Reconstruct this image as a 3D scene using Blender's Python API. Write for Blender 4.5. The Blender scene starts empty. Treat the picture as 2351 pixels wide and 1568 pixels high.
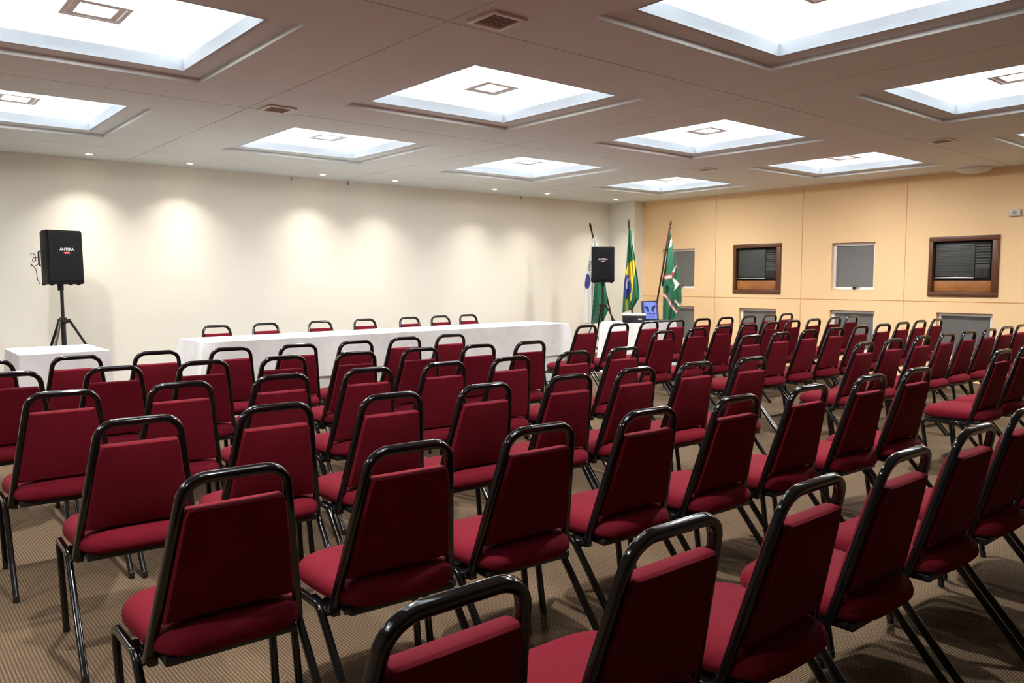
import bpy, bmesh, math, random
from mathutils import Vector, Matrix
random.seed(7)
D = bpy.data
COL = bpy.context.scene.collection
SC = bpy.context.scene
PI = math.pi

# ------------------------------------------------------------------ measures of the room (metres)
HC = 2.6963            # ceiling height
XR = 10.9              # orange wall
YW = 9.9               # white wall
XL, YB = -3.2, -2.2    # the two walls outside the frame
U0, V0, PU, PV = 2.4715, 3.4544, 2.748, 2.711   # ceiling panel lattice

# ------------------------------------------------------------------ helpers
def link(o, parent=None):
    COL.objects.link(o)
    if parent is not None:
        o.parent = parent
    return o

def mesh_obj(name, bm, mats, parent=None, smooth=True, loc=None):
    bmesh.ops.recalc_face_normals(bm, faces=bm.faces)
    me = D.meshes.new(name)
    bm.to_mesh(me); bm.free()
    for m in (mats if isinstance(mats, (list, tuple)) else [mats]):
        me.materials.append(m)
    if smooth:
        for p in me.polygons: p.use_smooth = True
        try: me.set_sharp_from_angle(angle=math.radians(38))
        except Exception: pass
    o = D.objects.new(name, me)
    link(o, parent)
    if loc is not None: o.location = loc
    return o

def tag(o, label, cat, group=None, kind=None):
    o['label'] = label; o['category'] = cat
    if group: o['group'] = group
    if kind: o['kind'] = kind
    return o

def thing(name, label, cat, loc=(0, 0, 0), rz=0.0, group=None):
    o = D.objects.new(name, None); link(o)
    o.location = loc; o.rotation_euler = (0, 0, rz); o.empty_display_size = .1
    return tag(o, label, cat, group)

def struct(o):
    o['kind'] = 'structure'; return o

def dup(root, loc, rz, label, group=None):
    r = root.copy(); COL.objects.link(r); r.location = loc; r.rotation_euler = (0, 0, rz)
    r['label'] = label
    if group: r['group'] = group
    for ch in list(root.children):
        c = ch.copy(); COL.objects.link(c); c.parent = r
        for g in ch.children:
            d = g.copy(); COL.objects.link(d); d.parent = c
    return r

def box(bm, c, s, rot=None, bev=0.0, seg=2):
    r = bmesh.ops.create_cube(bm, size=1.0)
    vs = r['verts']
    bmesh.ops.scale(bm, vec=Vector(s), verts=vs)
    if bev > 0:
        es = list({e for v in vs for e in v.link_edges})
        rb = bmesh.ops.bevel(bm, geom=es, offset=bev, segments=seg, affect='EDGES', profile=.5)
        vs = list({v for f in rb['faces'] for v in f.verts} | {v for v in vs if v.is_valid})
    if rot is not None:
        bmesh.ops.rotate(bm, cent=(0, 0, 0), matrix=rot, verts=vs)
    bmesh.ops.translate(bm, vec=Vector(c), verts=vs)
    return vs

def boxmm(bm, lo, hi, bev=0.0, seg=2):
    lo, hi = Vector(lo), Vector(hi)
    return box(bm, (lo + hi) / 2, hi - lo, bev=bev, seg=seg)

def round_path(pts, rad, n=7):
    """corner-rounded polyline"""
    P = [Vector(p) for p in pts]; out = [P[0]]
    for i in range(1, len(P) - 1):
        a, b, c = P[i-1], P[i], P[i+1]
        r = rad[i-1] if isinstance(rad, (list, tuple)) else rad
        u, v = (a - b).normalized(), (c - b).normalized()
        ang = u.angle(v)
        t = min(r / math.tan(ang / 2), (a - b).length * .499, (c - b).length * .499)
        rr = t * math.tan(ang / 2)
        bis = (u + v).normalized(); cen = b + bis * (rr / math.sin(ang / 2))
        s, e = b + u * t - cen, b + v * t - cen
        tot = s.angle(e); ax = s.cross(e).normalized()
        for k in range(n + 1):
            out.append(cen + Matrix.Rotation(tot * k / n, 3, ax) @ s)
    out.append(P[-1])
    return out

def sweep(bm, path, prof, up=Vector((0, 1, 0)), cap=True, closed=False):
    """prof: list of (a, b) in the frame (side, normal)"""
    path = [Vector(p) for p in path]
    n = len(path); rings = []
    t0 = (path[1] - path[0]).normalized()
    nrm = (up - t0 * up.dot(t0))
    if nrm.length < 1e-4: nrm = Vector((1, 0, 0)) - t0 * t0.x
    nrm.normalize(); prev = t0
    for i in range(n):
        if closed:
            t = (path[(i+1) % n] - path[i-1]).normalized()
        elif i == 0: t = t0
        elif i == n - 1: t = (path[-1] - path[-2]).normalized()
        else: t = ((path[i+1] - path[i]).normalized() + (path[i] - path[i-1]).normalized()).normalized()
        q = prev.rotation_difference(t); nrm = (q @ nrm); nrm = (nrm - t * nrm.dot(t)).normalized(); prev = t
        side = t.cross(nrm)
        rings.append([bm.verts.new(path[i] + side * a + nrm * b) for a, b in prof])
    m = len(prof)
    for i in range(n - 1 if not closed else n):
        A, B = rings[i], rings[(i+1) % n]
        for k in range(m):
            bm.faces.new((A[k], A[(k+1) % m], B[(k+1) % m], B[k]))
    if cap and not closed:
        bm.faces.new(rings[0][::-1]); bm.faces.new(rings[-1])

def circ(r, n=12):
    return [(r * math.cos(2*PI*k/n), r * math.sin(2*PI*k/n)) for k in range(n)]

def squircle(ra, rb, n=20, p=4.0):
    o = []
    for k in range(n):
        a = 2*PI*k/n; c, s = math.cos(a), math.sin(a)
        o.append((ra * math.copysign(abs(c) ** (2/p), c), rb * math.copysign(abs(s) ** (2/p), s)))
    return o

def lathe(bm, prof, n=24, cen=(0, 0, 0)):
    rings = []
    for r, z in prof:
        rings.append([bm.verts.new((cen[0] + r*math.cos(2*PI*k/n), cen[1] + r*math.sin(2*PI*k/n), cen[2] + z)) for k in range(n)])
    for i in range(len(rings) - 1):
        for k in range(n):
            bm.faces.new((rings[i][k], rings[i][(k+1) % n], rings[i+1][(k+1) % n], rings[i+1][k]))
    bm.faces.new(rings[0][::-1]); bm.faces.new(rings[-1])

def soft_box(bm, w, d, h, r, n=10, puff=(0, 0, 0)):
    """rounded box on a cube grid; puff = bulge of the faces along x, y, z"""
    hw = Vector((w/2, d/2, h/2)); cache = {}
    def V(p):
        k = tuple(round(c, 5) for c in p)
        if k in cache: return cache[k]
        q = Vector((p[0]*hw.x, p[1]*hw.y, p[2]*hw.z))
        inner = Vector([max(-hw[i] + r, min(hw[i] - r, q[i])) for i in range(3)])
        dv = q - inner
        if dv.length > 1e-9: q = inner + dv.normalized() * min(r, dv.length if dv.length < r else r)
        e = [(1 - abs(p[i]) ** 3) for i in range(3)]
        q.x += puff[0] * p[0] * e[1] * e[2]; q.y += puff[1] * p[1] * e[0] * e[2]; q.z += puff[2] * p[2] * e[0] * e[1]
        cache[k] = bm.verts.new(q); return cache[k]
    # denser toward the borders
    g = [math.sin(PI/2 * (2*i/n - 1)) for i in range(n + 1)]
    vs0 = set()
    for ax in range(3):
        for s in (-1, 1):
            for i in range(n):
                for j in range(n):
                    quad = []
                    for a, b in ((i, j), (i+1, j), (i+1, j+1), (i, j+1)):
                        p = [0, 0, 0]; p[ax] = s; p[(ax+1) % 3] = g[a]; p[(ax+2) % 3] = g[b]
                        quad.append(V(p))
                    try: bm.faces.new(quad if s > 0 else quad[::-1])
                    except ValueError: pass
    return list(cache.values())

def terrain(bm, xs, ys, hf, conv):
    """stepped sheet: cells between breakpoints xs, ys at depth hf(cx, cy) (None = hole); conv maps (x, y, h) to a point"""
    H = {}
    for i in range(len(xs) - 1):
        for j in range(len(ys) - 1):
            H[i, j] = hf((xs[i] + xs[i+1]) / 2, (ys[j] + ys[j+1]) / 2)
    vc = {}
    def V(x, y, h):
        k = (round(x, 5), round(y, 5), round(h, 5))
        if k not in vc: vc[k] = bm.verts.new(conv(x, y, h))
        return vc[k]
    def F(a):
        try: bm.faces.new(a)
        except ValueError: pass
    for (i, j), h in H.items():
        if h is None: continue
        x0, x1, y0, y1 = xs[i], xs[i+1], ys[j], ys[j+1]
        F((V(x0, y0, h), V(x1, y0, h), V(x1, y1, h), V(x0, y1, h)))
        g = H.get((i+1, j))
        if g is not None and g != h: F((V(x1, y0, h), V(x1, y1, h), V(x1, y1, g), V(x1, y0, g)))
        g = H.get((i, j+1))
        if g is not None and g != h: F((V(x0, y1, h), V(x1, y1, h), V(x1, y1, g), V(x0, y1, g)))

# ------------------------------------------------------------------ materials
def srgb(r, g, b):
    f = lambda c: (c/255/12.92) if c/255 <= .04045 else ((c/255 + .055)/1.055) ** 2.4
    return (f(r), f(g), f(b), 1)

def mat(name, col, rough=.5, metal=0.0, spec=.5, emis=None, estr=0.0, coat=0.0, sheen=0.0):
    m = D.materials.new(name); m.use_nodes = True
    b = m.node_tree.nodes['Principled BSDF']
    b.inputs['Base Color'].default_value = col if len(col) == 4 else (*col, 1)
    b.inputs['Roughness'].default_value = rough
    b.inputs['Metallic'].default_value = metal
    b.inputs['Specular IOR Level'].default_value = spec
    if coat: b.inputs['Coat Weight'].default_value = coat; b.inputs['Coat Roughness'].default_value = .06
    if sheen: b.inputs['Sheen Weight'].default_value = sheen; b.inputs['Sheen Roughness'].default_value = .4
    if emis is not None:
        b.inputs['Emission Color'].default_value = (*emis[:3], 1); b.inputs['Emission Strength'].default_value = estr
    return m

def nodes(m):
    return m.node_tree.nodes, m.node_tree.links, m.node_tree.nodes['Principled BSDF']

def mottle(m, scale, c0, c1, detail=6, bump=0.0, bscale=None, coord='Object', lo=.35, hi=.65):
    N, L, b = nodes(m)
    tc = N.new('ShaderNodeTexCoord'); nz = N.new('ShaderNodeTexNoise'); cr = N.new('ShaderNodeValToRGB')
    nz.inputs['Scale'].default_value = scale; nz.inputs['Detail'].default_value = detail
    cr.color_ramp.elements[0].color = (*c0[:3], 1); cr.color_ramp.elements[1].color = (*c1[:3], 1)
    cr.color_ramp.elements[0].position = lo; cr.color_ramp.elements[1].position = hi
    L.new(tc.outputs[coord], nz.inputs['Vector']); L.new(nz.outputs['Fac'], cr.inputs['Fac']); L.new(cr.outputs['Color'], b.inputs['Base Color'])
    if bump:
        n2 = N.new('ShaderNodeTexNoise'); n2.inputs['Scale'].default_value = bscale or scale*8; n2.inputs['Detail'].default_value = 3
        bp = N.new('ShaderNodeBump'); bp.inputs['Strength'].default_value = bump; bp.inputs['Distance'].default_value = .002
        L.new(tc.outputs[coord], n2.inputs['Vector']); L.new(n2.outputs['Fac'], bp.inputs['Height']); L.new(bp.outputs['Normal'], b.inputs['Normal'])
    return m

M = {}
M['white_wall'] = mottle(mat('cream_paint', (.85, .84, .79), .75, spec=.25), .6, (.82, .80, .725), (.85, .83, .755), bump=.12, bscale=220)
M['orange_wall'] = mottle(mat('orange_paint', (.84, .57, .33), .7, spec=.25), .5, (.87, .60, .33), (.89, .635, .36), bump=.12, bscale=220)
M['ceiling'] = mottle(mat('ceiling_paint', (.80, .78, .75), .85, spec=.15), .7, (.715, .765, .775), (.745, .795, .805), bump=.05, bscale=150)
M['dark_wall'] = mottle(mat('unseen_wall_brown', (.14, .10, .075), .6), 1.2, (.125, .09, .066), (.155, .115, .085))  # invented dark finish for the unseen walls, cuts bounce light on the chair backs
M['coffer'] = mat('coffer_white', (.86, .88, .90), .8, spec=.15)
M['lip'] = mat('coffer_lip_paint', (.52, .555, .58), .8, spec=.15)
M['housing'] = mat('lamp_housing_white', (.90, .91, .92), .45)
M['housing_grey'] = mat('lamp_inner_grey', (.34, .34, .36), .35, metal=.3)
M['lamp'] = mat('lamp_glow', (.9, .9, .9), .3, emis=(1, .97, .92), estr=16)
M['spot_lamp'] = mat('halogen_glow', (.9, .85, .8), .3, emis=(1, .87, .68), estr=45)
M['vent_frame'] = mat('vent_white', (.80, .78, .75), .5)
M['vent_dark'] = mat('vent_grey', (.60, .60, .58), .55)
M['black_metal'] = mat('black_enamel_tube', (.004, .004, .005), .11, spec=.42, coat=.35)
M['black_rubber'] = mat('black_plastic', (.012, .012, .012), .35, spec=.5)
M['speaker_body'] = mat('speaker_black', (.0045, .0045, .006), .55, spec=.25)
M['stand_metal'] = mat('stand_black', (.012, .012, .013), .38, spec=.5)
M['logo_white'] = mat('logo_white', (.80, .80, .82), .5)
M['logo_red'] = mat('logo_red', (.42, .03, .02), .5)
M['frame_white'] = mat('window_frame_white', (.80, .80, .80), .4)
M['glass'] = mottle(mat('frosted_glass', (.27, .275, .265), .32, spec=.5), 1.5, (.135, .137, .128), (.165, .168, .165), bump=.25, bscale=400)
M['wood'] = mottle(mat('dark_wood', (.10, .035, .014), .4), 3, (.085, .028, .011), (.13, .046, .018))
M['wood_panel'] = mottle(mat('amber_wood', (.30, .11, .028), .4), 4, (.25, .085, .02), (.36, .14, .036))
M['grille'] = mat('appliance_grille', (.062, .068, .066), .45)
M['grille_dark'] = mat('appliance_dark', (.018, .020, .020), .45)
M['chrome'] = mat('brushed_strip', (.45, .47, .47), .3, metal=.8)
M['sw'] = mat('switch_white', (.62, .60, .55), .4)
M['sw_grey'] = mat('switch_grey', (.30, .31, .30), .4)
M['pole'] = mottle(mat('pole_wood', (.03, .011, .006), .6, spec=.25), 8, (.022, .009, .005), (.04, .015, .008))
M['f_green'] = mat('flag_green', (.005, .115, .052), .6, sheen=.2)
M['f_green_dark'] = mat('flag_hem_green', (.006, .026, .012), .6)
M['f_yellow'] = mat('flag_yellow', (.62, .46, .012), .6, sheen=.2)
M['f_blue'] = mat('flag_blue', (.030, .045, .24), .6, sheen=.2)
M['f_white'] = mat('flag_white', (.72, .72, .68), .6, sheen=.2)
M['f_red'] = mat('flag_red', (.33, .05, .055), .6, sheen=.2)
M['f_pink'] = mat('flag_pale', (.72, .50, .48), .6, sheen=.2)
M['proj_white'] = mat('projector_white', (.74, .72, .68), .4)
M['proj_dark'] = mat('projector_dark', (.018, .018, .022), .4)
M['laptop'] = mat('laptop_dark', (.03, .03, .035), .35)
M['scr_bg'] = mat('screen_pale_blue', (.02, .02, .02), .3, emis=(.13, .20, .60), estr=.95)
M['scr_edge'] = mat('screen_deep_blue', (.02, .02, .02), .3, emis=(.014, .032, .14), estr=.95)
M['scr_dark'] = mat('screen_navy', (.02, .02, .02), .3, emis=(.004, .012, .09), estr=.8)
M['scr_mid'] = mat('screen_mid_blue', (.02, .02, .02), .3, emis=(.02, .035, .17), estr=.9)

# woven cloth / upholstery
def fabric(name, col, scale=900):
    m = mat(name, col, .85, spec=.10)
    N, L, b = nodes(m)
    tc = N.new('ShaderNodeTexCoord'); nz = N.new('ShaderNodeTexNoise'); nz.inputs['Scale'].default_value = scale; nz.inputs['Detail'].default_value = 2
    mx = N.new('ShaderNodeMixRGB'); mx.blend_type = 'MULTIPLY'; mx.inputs['Fac'].default_value = .35
    mx.inputs['Color1'].default_value = (*col[:3], 1)
    L.new(tc.outputs['Object'], nz.inputs['Vector']); L.new(nz.outputs['Fac'], mx.inputs['Color2'])
    n2 = N.new('ShaderNodeTexNoise'); n2.inputs['Scale'].default_value = 9
    mr = N.new('ShaderNodeMapRange'); mr.inputs['To Min'].default_value = .88; mr.inputs['To Max'].default_value = 1.12
    m2 = N.new('ShaderNodeMixRGB'); m2.blend_type = 'MULTIPLY'; m2.inputs['Fac'].default_value = 1
    L.new(tc.outputs['Object'], n2.inputs['Vector']); L.new(n2.outputs['Fac'], mr.inputs['Value'])
    L.new(mx.outputs['Color'], m2.inputs['Color1']); L.new(mr.outputs['Result'], m2.inputs['Color2']); L.new(m2.outputs['Color'], b.inputs['Base Color'])
    bp = N.new('ShaderNodeBump'); bp.inputs['Strength'].default_value = .15; bp.inputs['Distance'].default_value = .001
    L.new(nz.outputs['Fac'], bp.inputs['Height']); L.new(bp.outputs['Normal'], b.inputs['Normal'])
    return m
M['burgundy'] = fabric('burgundy_upholstery', (.162, .0075, .018))
M['cloth'] = fabric('white_tablecloth', (.93, .93, .95), 500)
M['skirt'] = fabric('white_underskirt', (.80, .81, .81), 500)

def carpet():
    m = mat('brown_carpet', (.2, .14, .09), .95, spec=.1)
    N, L, b = nodes(m)
    tc = N.new('ShaderNodeTexCoord')
    def wave(ax, sc):
        w = N.new('ShaderNodeTexWave'); w.wave_type = 'BANDS'; w.bands_direction = ax; w.inputs['Scale'].default_value = sc
        w.inputs['Distortion'].default_value = .6; w.inputs['Detail'].default_value = 1; w.inputs['Detail Scale'].default_value = 3
        L.new(tc.outputs['Object'], w.inputs['Vector']); return w
    wx, wy = wave('X', 26), wave('Y', 34)
    mn = N.new('ShaderNodeMath'); mn.operation = 'MULTIPLY'
    L.new(wx.outputs['Fac'], mn.inputs[0]); L.new(wy.outputs['Fac'], mn.inputs[1])
    cr = N.new('ShaderNodeValToRGB')
    cr.color_ramp.elements[0].position = .04; cr.color_ramp.elements[0].color = (.078, .050, .030, 1)
    cr.color_ramp.elements[1].position = .75; cr.color_ramp.elements[1].color = (.215, .160, .104, 1)
    L.new(mn.outputs['Value'], cr.inputs['Fac'])
    nz = N.new('ShaderNodeTexNoise'); nz.inputs['Scale'].default_value = 1.6; nz.inputs['Detail'].default_value = 5
    mr = N.new('ShaderNodeMapRange'); mr.inputs['From Min'].default_value = .3; mr.inputs['From Max'].default_value = .7
    mr.inputs['To Min'].default_value = .86; mr.inputs['To Max'].default_value = 1.10
    L.new(tc.outputs['Object'], nz.inputs['Vector']); L.new(nz.outputs['Fac'], mr.inputs['Value'])
    n3 = N.new('ShaderNodeTexNoise'); n3.inputs['Scale'].default_value = 160; n3.inputs['Detail'].default_value = 3
    m3 = N.new('ShaderNodeMapRange'); m3.inputs['To Min'].default_value = .7; m3.inputs['To Max'].default_value = 1.3
    L.new(tc.outputs['Object'], n3.inputs['Vector']); L.new(n3.outputs['Fac'], m3.inputs['Value'])
    mm = N.new('ShaderNodeMath'); mm.operation = 'MULTIPLY'; L.new(mr.outputs['Result'], mm.inputs[0]); L.new(m3.outputs['Result'], mm.inputs[1])
    mx = N.new('ShaderNodeMixRGB'); mx.blend_type = 'MULTIPLY'; mx.inputs['Fac'].default_value = 1
    L.new(cr.outputs['Color'], mx.inputs['Color1']); L.new(mm.outputs['Value'], mx.inputs['Color2']); L.new(mx.outputs['Color'], b.inputs['Base Color'])
    bp = N.new('ShaderNodeBump'); bp.inputs['Strength'].default_value = .5; bp.inputs['Distance'].default_value = .003
    n4 = N.new('ShaderNodeTexNoise'); n4.inputs['Scale'].default_value = 1.1; n4.inputs['Detail'].default_value = 1; n4.inputs['Distortion'].default_value = 1.2
    b2 = N.new('ShaderNodeBump'); b2.inputs['Strength'].default_value = .6; b2.inputs['Distance'].default_value = .12
    L.new(tc.outputs['Object'], n4.inputs['Vector']); L.new(n4.outputs['Fac'], b2.inputs['Height']); L.new(b2.outputs['Normal'], bp.inputs['Normal'])
    L.new(mn.outputs['Value'], bp.inputs['Height']); L.new(bp.outputs['Normal'], b.inputs['Normal'])
    return m
M['carpet'] = carpet()

# ------------------------------------------------------------------ camera (1350 mm above the carpet)
def make_camera():
    f, yaw, pit, rol = 1798.33, .6995, .0804, -.0026
    cy, sy, cp, sp = math.cos(yaw), math.sin(yaw), math.cos(pit), math.sin(pit)
    Fw = Vector((sy*cp, cy*cp, -sp)); R = Vector((cy, -sy, 0)); Up = R.cross(Fw)
    cr, sr = math.cos(rol), math.sin(rol)
    R2 = R*cr + Up*sr; U2 = R*-sr + Up*cr
    cam = D.cameras.new('camera'); o = D.objects.new('camera', cam); link(o)
    m = Matrix((R2, U2, -Fw)).transposed().to_4x4(); m.translation = Vector((0, 0, 1.35))
    o.matrix_world = m
    cam.sensor_width = 36; cam.sensor_fit = 'HORIZONTAL'; cam.lens = f / 2351 * 36; cam.clip_start = .05
    SC.camera = o
make_camera()

# ------------------------------------------------------------------ room shell
bm = bmesh.new(); boxmm(bm, (XL - .2, YB - .2, -.12), (XR + .3, YW + .2, 0)); struct(mesh_obj('floor', bm, M['carpet'], smooth=False))
bm = bmesh.new(); boxmm(bm, (XL - .2, YW, 0), (XR + .3, YW + .15, HC + .4)); struct(mesh_obj('wall_north', bm, M['white_wall'], smooth=False))
bm = bmesh.new(); boxmm(bm, (XL - .15, YB - .2, 0), (XL, YW, HC + .4)); struct(mesh_obj('wall_west', bm, M['dark_wall'], smooth=False))
bm = bmesh.new(); boxmm(bm, (XL, YB - .15, 0), (XR, YB, HC + .4)); struct(mesh_obj('wall_south', bm, M['dark_wall'], smooth=False))
bm = bmesh.new(); boxmm(bm, (10.65, 9.29, 0), (XR + .02, YW + .02, HC + .01), bev=.004, seg=1); struct(mesh_obj('pillar', bm, M['white_wall'], smooth=False))

# orange wall: openings are 90 mm deep, panel joints are fine grooves
WIN = [('up', 8.17, 8.85, 1.165, 1.845), ('ac', 6.555, 7.405, 1.10, 1.88), ('up', 5.12, 5.75, 1.17, 1.845), ('ac', 3.57, 4.405, 1.10, 1.875),
       ('lo', 8.16, 8.84, .28, .87), ('lo', 6.62, 7.285, .28, .87), ('lo', 5.10, 5.755, .285, .88), ('lo', 3.62, 4.285, .295, .89)]
VJ = [7.75, 6.22, 4.71, 3.20, 1.7, .2, -1.3]
G = .006
ys = {YB, YW}; zs = {0.0, HC + .3, 1.03 - G, 1.03 + G}
for v in VJ: ys |= {v - G, v + G}
for k, a, b, c, d in WIN: ys |= {a, b}; zs |= {c, d}
ys, zs = sorted(ys), sorted(zs)
def hw(y, z):
    for k, a, b, c, d in WIN:
        if a < y < b and c < z < d: return .20 if k == 'ac' else .09
    if abs(z - 1.03) < G or any(abs(y - v) < G for v in VJ): return .011
    return 0.0
bm = bmesh.new(); terrain(bm, ys, zs, hw, lambda y, z, h: (XR + h, y, z))
struct(mesh_obj('wall_east', bm, M['orange_wall'], smooth=False))

def window(n, y0, y1, z0, z1, handle):
    """square frosted window set back in its opening; local frame at the opening's centre"""
    bm = bmesh.new(); t, x0, x1 = .042, XR + .055, XR + .089
    for lo, hi in (((x0, y0 + .002, z0 + .002), (x1, y1 - .002, z0 + t)), ((x0, y0 + .002, z1 - t), (x1, y1 - .002, z1 - .002)),
                   ((x0, y0 + .002, z0 + t), (x1, y0 + t, z1 - t)), ((x0, y1 - t, z0 + t), (x1, y1 - .002, z1 - t))):
        boxmm(bm, lo, hi, bev=.004)
    fr = struct(mesh_obj('window_%d' % n, bm, M['frame_white']))
    bm = bmesh.new(); boxmm(bm, (XR + .072, y0 + t, z0 + t), (XR + .080, y1 - t, z1 - t)); mesh_obj('pane', bm, M['glass'], fr, smooth=False)
    if handle:
        ym = (y0 + y1) / 2 - .01
        bm = bmesh.new(); boxmm(bm, (XR + .028, ym - .018, z0 + .012), (XR + .056, ym + .018, z0 + .040), bev=.004)
        box(bm, (XR + .030, ym - .035, z0 + .046), (.018, .10, .014), bev=.004)
        mesh_obj('handle', bm, M['black_rubber'], fr)
n = 0
for k, a, b, c, d in WIN:
    if k != 'ac':
        n += 1; window(n, a, b, c, d, k == 'up')

def air_con(label, y0, y1, z0, z1):
    t = thing('air_conditioner', label, 'air conditioner', (XR, (y0 + y1)/2, z0), 0, 'framed air conditioners in the orange wall')
    W, H = (y1 - y0), (z1 - z0); f = .062
    def P(name, m, lo, hi, bev=.003, parent=t):
        b = bmesh.new(); boxmm(b, lo, hi, bev=bev); return mesh_obj(name, b, m, parent)
    b = bmesh.new(); h = W / 2 - .002
    for lo, hi in (((-.02, -h, 0.002), (.10, h, f)), ((-.02, -h, H - f), (.10, h, H - .002)), ((-.02, -h, f), (.10, -h + f*1.25, H - f)), ((-.02, h - f*.8, f), (.10, h, H - f))):
        boxmm(b, lo, hi, bev=.005)
    mesh_obj('wood_frame', b, M['wood'], t)
    yl, yr = h - f*.8, -h + f*1.25        # yl = far side in the photo (larger y)
    zb = f + .155
    P('lower_panel', M['wood_panel'], (.035, yr + .002, f + .002), (.055, yl - .002, zb - .012))
    P('backing', M['grille_dark'], (.085, yr + .002, zb), (.10, yl - .002, H - f - .002))
    yc = yr + (yl - yr) * .31             # control side is the nearer 31 percent
    b = bmesh.new(); ztop = H - f - .02
    boxmm(b, (.045, yc, zb + .045), (.075, yl - .01, ztop), bev=.006)
    nz = 22
    for i in range(nz):
        z = zb + .06 + (ztop - zb - .075) * i / (nz - 1)
        boxmm(b, (.040, yc + .012, z - .003), (.047, yl - .022, z + .003))
    mesh_obj('front_grille', b, M['grille'], t)
    b = bmesh.new(); yq = yr + .045
    boxmm(b, (.060, yq, zb + .03), (.078, yc - .004, ztop))
    for i in range(8):
        z = ztop - .015 - i * .036
        box(b, (.052, (yq + yc)/2, z), (.020, yc - yq - .012, .007), rot=Matrix.Rotation(.5, 3, 'Y'))
    mesh_obj('louvre', b, M['grille'], t)
    b = bmesh.new()
    for i in range(5):
        boxmm(b, (.050, yq + .02 + i*.028, zb + .04), (.062, yq + .032 + i*.028, zb + .135), bev=.002)
    boxmm(b, (.055, yq + .004, zb + .032), (.061, yc - .01, zb + .145))
    mesh_obj('control_panel', b, M['grille_dark'], t)
    P('trim_strip', M['chrome'], (.036, yc, zb + .012), (.066, yl - .01, zb + .036), bev=.004)
    return t
air_con('brown framed air conditioner by the flags, the smaller looking of the two', 6.555, 7.405, 1.10, 1.88)
air_con('brown framed air conditioner farther from the flags, below the white wall box', 3.57, 4.405, 1.10, 1.875)

# small wall box and its neighbour
def wall_box(label, y0, y1, z0, z1, disc):
    t = thing('wall_switch', label, 'switch', (XR, (y0+y1)/2, z0), 0, 'small boxes high on the orange wall')
    b = bmesh.new(); boxmm(b, (-.035, -(y1-y0)/2, 0), (.0, (y1-y0)/2, z1 - z0), bev=.008); mesh_obj('plate', b, M['sw'], t)
    if disc:
        b = bmesh.new(); lathe(b, [(.022, 0), (.022, .006), (.016, .009)], 20)
        o = mesh_obj('button', b, M['sw_grey'], t); o.rotation_euler = (0, -PI/2, 0); o.location = (-.034, 0, (z1-z0)/2)
wall_box('small white box with a round grey button high on the orange wall', 3.36, 3.485, 2.09, 2.175, True)
wall_box('plain white box cut by the photo edge, high on the orange wall', 3.20, 3.335, 2.10, 2.18, False)

# ------------------------------------------------------------------ ceiling: panels with joints, stepped recesses and square openings
cells = [(u, v) for u in range(-2, 3) for v in range(-1, 2)]
cen = {(u, v): (U0 + (u + .5)*PU, V0 + (v + .5)*PV) for u, v in cells}
RO, OP, RH = .822, .668, .034       # recess half width, opening half width, recess rise
xs, ys = {XL, XR}, {YB, YW}
XJ = [U0 + u*PU for u in range(-2, 4)]; YJ = [V0 + v*PV for v in range(-2, 3)]
for x in XJ:
    if XL < x < XR: xs |= {x - .005, x + .005}
for y in YJ:
    if YB < y < YW: ys |= {y - .005, y + .005}
for u in range(-2, 3):
    c = U0 + (u + .5)*PU; xs |= {c - RO, c + RO, c - OP, c + OP}
for v in range(-2, 2):
    c = V0 + (v + .5)*PV; ys |= {c - RO, c + RO, c - OP, c + OP}
xs = sorted(x for x in xs if XL <= x <= XR); ys = sorted(ys)
def hc(x, y):
    for c in cen.values():
        a, b = abs(x - c[0]), abs(y - c[1])
        if a < OP and b < OP: return None
        if a < RO and b < RO: return RH
    if any(abs(x - j) < .005 for j in XJ) or any(abs(y - j) < .005 for j in YJ): return .012
    return 0.0
bm = bmesh.new(); terrain(bm, xs, ys, hc, lambda x, y, h: (x, y, HC + h))
struct(mesh_obj('ceiling', bm, M['ceiling'], smooth=False))
bm = bmesh.new(); boxmm(bm, (XL - .2, YB - .2, HC + .42), (XR + .3, YW + .2, HC + .5)); struct(mesh_obj('roof_slab', bm, M['ceiling'], smooth=False))

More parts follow.
